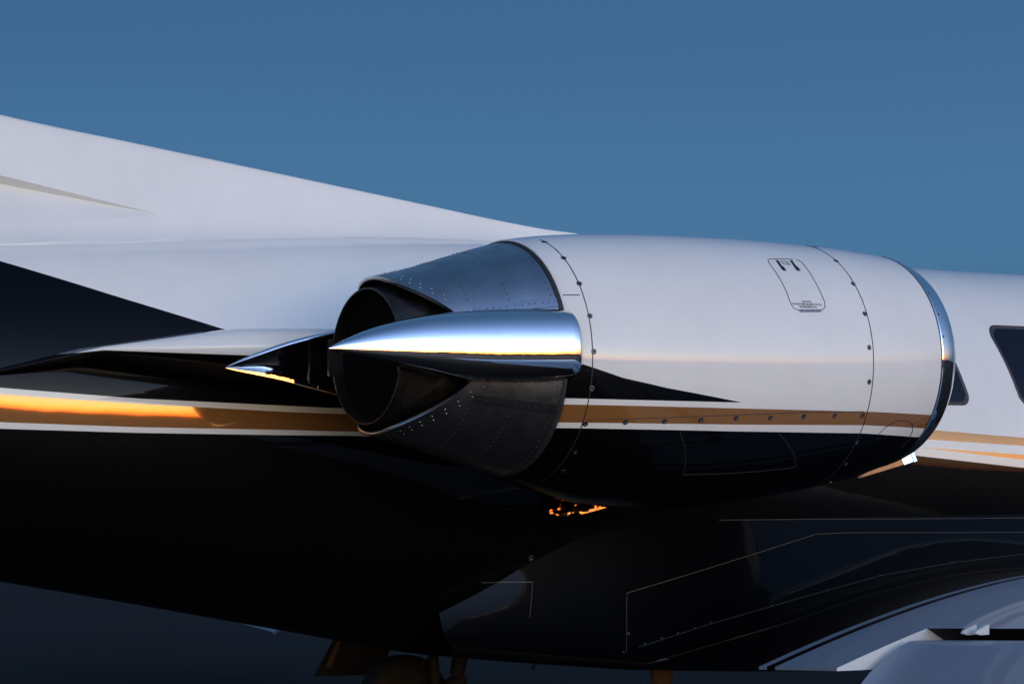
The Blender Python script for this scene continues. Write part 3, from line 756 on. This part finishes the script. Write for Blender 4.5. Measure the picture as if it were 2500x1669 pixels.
def tree_of(objs):
    vs, fs = [], []
    for o in objs:
        b = len(vs); vs += [q.co.copy() for q in o.data.vertices]; fs += [tuple(b + k for k in p_.vertices) for p_ in o.data.polygons]
    return BVHTree.FromPolygons(vs, fs)
BV = tree_of([fuselage] + [o for o in jet.children if o.name.startswith("wing_fairing")] + [o for w in (wr,) for o in w.children if o.name.startswith("inner_panel")])
def cast(px):
    d = Vector(ray(*px)).normalized(); h = BV.ray_cast(Vector(CAM), d)
    if h[0] is None: return None
    n_ = h[1] if h[1].dot(d) < 0 else -h[1]; return np.array(h[0]), np.array(n_)
def seam_cast(px, width, mat, n=10, off=.002):
    H = [q for q in (cast(p_) for p_ in dens(px, n)) if q]
    if len(H) > 2: surf_strip("panel_seam", [h[0] for h in H], [h[1] for h in H], width, mat, fuselage, off)
seam_cast([(1755, 1269), (2000, 1267), (2250, 1266), (2500, 1264)], .0034, M['seam_and_glint'])  # tan colour paints the glow caught along the fairing crease
seam_cast([(1530, 1447), (1680, 1402), (1850, 1349), (1990, 1304), (2060, 1300), (2500, 1299)], .0034, M['seam_and_glint'])
seam_cast([(1530, 1447), (1530, 1520), (1529, 1594)], .0035, M['seam'])
seam_cast([(1560, 1579), (1735, 1522), (1950, 1460), (2150, 1404), (2330, 1372), (2500, 1352)], .004, M['seam'])
for q in [(1575, 1572), (1616, 1558), (1656, 1545), (1696, 1533), (1735, 1520), (1885, 1478), (2020, 1440), (2150, 1404), (2325, 1372), (1534, 1545), (1522, 1592)]:
    h = cast(q)
    if h: put("screw", SCREW, h[0], h[1], fuselage, .75, .001)
# added orange metal plate, tilted to give the sunset glint under the nacelle
pl = [(1335, 1213), (1400, 1224), (1482, 1238), (1440, 1250), (1400, 1258), (1345, 1262)]
Yp = min(hit(g_fus, *q)[1] for q in pl) - .015
P = [atY(q[0], q[1], Yp) for q in pl]; zm = min(p[2] for p in P); n = len(P)
v = [(p[0], Yp + .085 * (p[2] - zm), p[2]) for p in P] + [(p[0], Yp + .12, p[2]) for p in P]
t = NT("wavy_glint_metal"); t.pos(); t.b.inputs['Metallic'].default_value = 1; t.b.inputs['Base Color'].default_value = (.46, .20, .09, 1); t.b.inputs['Roughness'].default_value = .06
t.link(t.bump(t.noise(13, 2, .4), 1.0, .008), t.b.inputs['Normal'])
new_obj("glint_plate", v, [tuple(range(n))] + [(k, (k + 1) % n, n + (k + 1) % n, n + k) for k in range(n)], t.m, fuselage, smooth=False)
# access door on the black side, drain masts, blade under the belly
seam_cast([(1175, 1421), (1240, 1420), (1300, 1420)], .004, M['seam_and_glint'])
seam_cast([(1300, 1420), (1298, 1460), (1293, 1508)], .0035, M['seam'])
h = cast((1296, 1362)); put("latch", SCREW, h[0], h[1], fuselage, 1.5)
def text_flat(name, txt, o, ux, uy, h, mat, parent):
    cu = bpy.data.curves.new(name, 'FONT'); cu.body = txt; cu.resolution_u = 2; cu.size = h; cu.shear = .3
    ob = bpy.data.objects.new(name, cu); COL.objects.link(ob); bpy.context.view_layer.update()
    me = bpy.data.meshes.new_from_object(ob.evaluated_get(bpy.context.evaluated_depsgraph_get())); bpy.data.objects.remove(ob)
    for q in me.vertices:
        X = o[0] + uy * q.co.y; Y = o[1] + ux * q.co.x; q.co = Vector((X, Y, camb(X, -Y)[0] + .003))
    me.materials.append(mat); return add_mesh(name, me, parent)
y0 = atX(1538, 1598, WTE)[1]
text_flat("stencil", "NO STEP", (WTE + .03, y0 - .0), -1.0, 1.0, .05, M['decal_white'], wr)
def blade(name, px, py, hgt, wid, th, flare, mat, Y=0.0):
    p = atY(px, py, Y); rows = []
    for u in np.linspace(0, 1, 10):
        fl = 1 + flare * (1 - u) ** 3
        rows.append([(p[0] + wid / 2 * fl * math.cos(a) - .02 * u, Y + th / 2 * fl * math.sin(a), p[2] + .03 - (hgt + .03) * u) for a in np.linspace(0, 2 * math.pi, 20, endpoint=False)])
    v, f = grid(rows, True, True, True); return sharp(new_obj(name, v, f, mat, jet), 50)
blade("belly_mast", 1618, 1612, .30, .09, .06, 1.2, plain_paint("belly_mast_paint", (.10, .075, .06)))  # brown tint puts the sunset reflection into the mast colour
blade("drain_mast", 1550, 1612, .035, .022, .014, .6, M['black'], -.1)
blade("drain_mast", 1310, 1608, .05, .014, .012, .3, M['black'], .0)

# ------------------------------------------------------------------ landing gear
def wheel(x, y, r, w, parent):
    e = lathe("wheel", [(-w / 2 + .01, r * .52), (-w / 2, r * .62), (-w / 2 - .004, r * .78), (-w * .42, r * .93), (-w * .25, r * .99), (0, r), (w * .25, r * .99), (w * .42, r * .93), (w / 2 + .004, r * .78), (w / 2, r * .62), (w / 2 - .01, r * .52)], (x, y, r), M['rubber'], parent, 40, 'Y')
    lathe("hub", [(-w * .38, r * .53), (-w * .36, r * .40), (-w * .2, r * .36), (-w * .2, r * .14), (-w * .5, r * .12), (-w * .5, 0)], (x, y, r), M['hub'], e, 24, 'Y')
    lathe("hub", [(w * .38, r * .53), (w * .36, r * .40), (w * .2, r * .36), (w * .2, r * .14), (w * .5, r * .12), (w * .5, 0)], (x, y, r), M['hub'], e, 24, 'Y')
    for k in range(5):
        a = 2 * math.pi * k / 5 + .3; c_, s_ = math.cos(a), math.sin(a)
        for sd in (-1, 1):
            tube("brake_bolt", [(x + c_ * r * .26, y + sd * w * .2, r + s_ * r * .26), (x + c_ * r * .26, y + sd * w * .42, r + s_ * r * .26)], r * .10, M['hub'], e, 8)
def main_gear(s, x, y):
    g = empty("main_gear", parent=jet); wheel(x, y, .285, .19, g); yi = y - s * .155
    top = camb(x + .35, abs(yi))[1]
    tube("strut", [(x + .35, yi, top + .05), (x + .30, yi, .62), (x + .26, yi, .45)], [.05, .05, .042], M['strut'], g, 12)
    tube("trailing_link", [(x + .30, yi, .44), (x + .1, yi, .33), (x, yi, .285)], [.045, .04, .045], M['strut'], g, 12)
    tube("shock", [(x + .12, yi, .36), (x + .10, yi, .62), (x + .12, yi, top + .03)], [.03, .03, .04], M['strut'], g, 10)
    tube("axle", [(x, yi - s * .05, .285), (x, y + s * .05, .285)], .04, M['strut'], g, 10)
    tube("brake_hose", [(x + .1, yi - s * .05, .6), (x - .06, yi - s * .07, .5), (x - .12, yi - s * .06, .4), (x - .02, yi - s * .05, .29)], .009, M['strut'], g, 6)
    for q in (1,):
        Yd = y + s * .42; P4 = [atY(*c4, 2.67) for c4 in ((768, 1650), (930, 1645), (960, 1555), (818, 1555))]
        rows = [[(p4[0], Yd + o_, p4[2]) for p4 in P4] for o_ in (-.01, .01)]
        v, f = grid(rows, True, True, True); new_obj("gear_door", v, f, M['strut'], g, smooth=False)
        rows = [[(p4[0], Yd + o_, p4[2]) for p4 in [atY(*c4, 2.67) for c4 in ((792, 1628), (803, 1628), (832, 1560), (820, 1560))]] for o_ in (-.018, -.0102)]
        v, f = grid(rows, True, True, True); new_obj("door_stiffener", v, f, M['seam_and_glint'], g, smooth=False)
gp = atY(985, 1600, 2.25)
main_gear(1, gp[0], 2.25); main_gear(-1, gp[0], -2.25)
ng = empty("nose_gear", parent=jet); wheel(8.7, -.0, .22, .13, ng)
tube("strut", [(8.75, 0, .95), (8.72, 0, .5), (8.70, .0, .45)], [.05, .05, .04], M['strut'], ng, 12)
for s in (-1, 1): tube("fork", [(8.70, 0, .46), (8.70, s * .09, .40), (8.70, s * .09, .22)], .025, M['strut'], ng, 10)
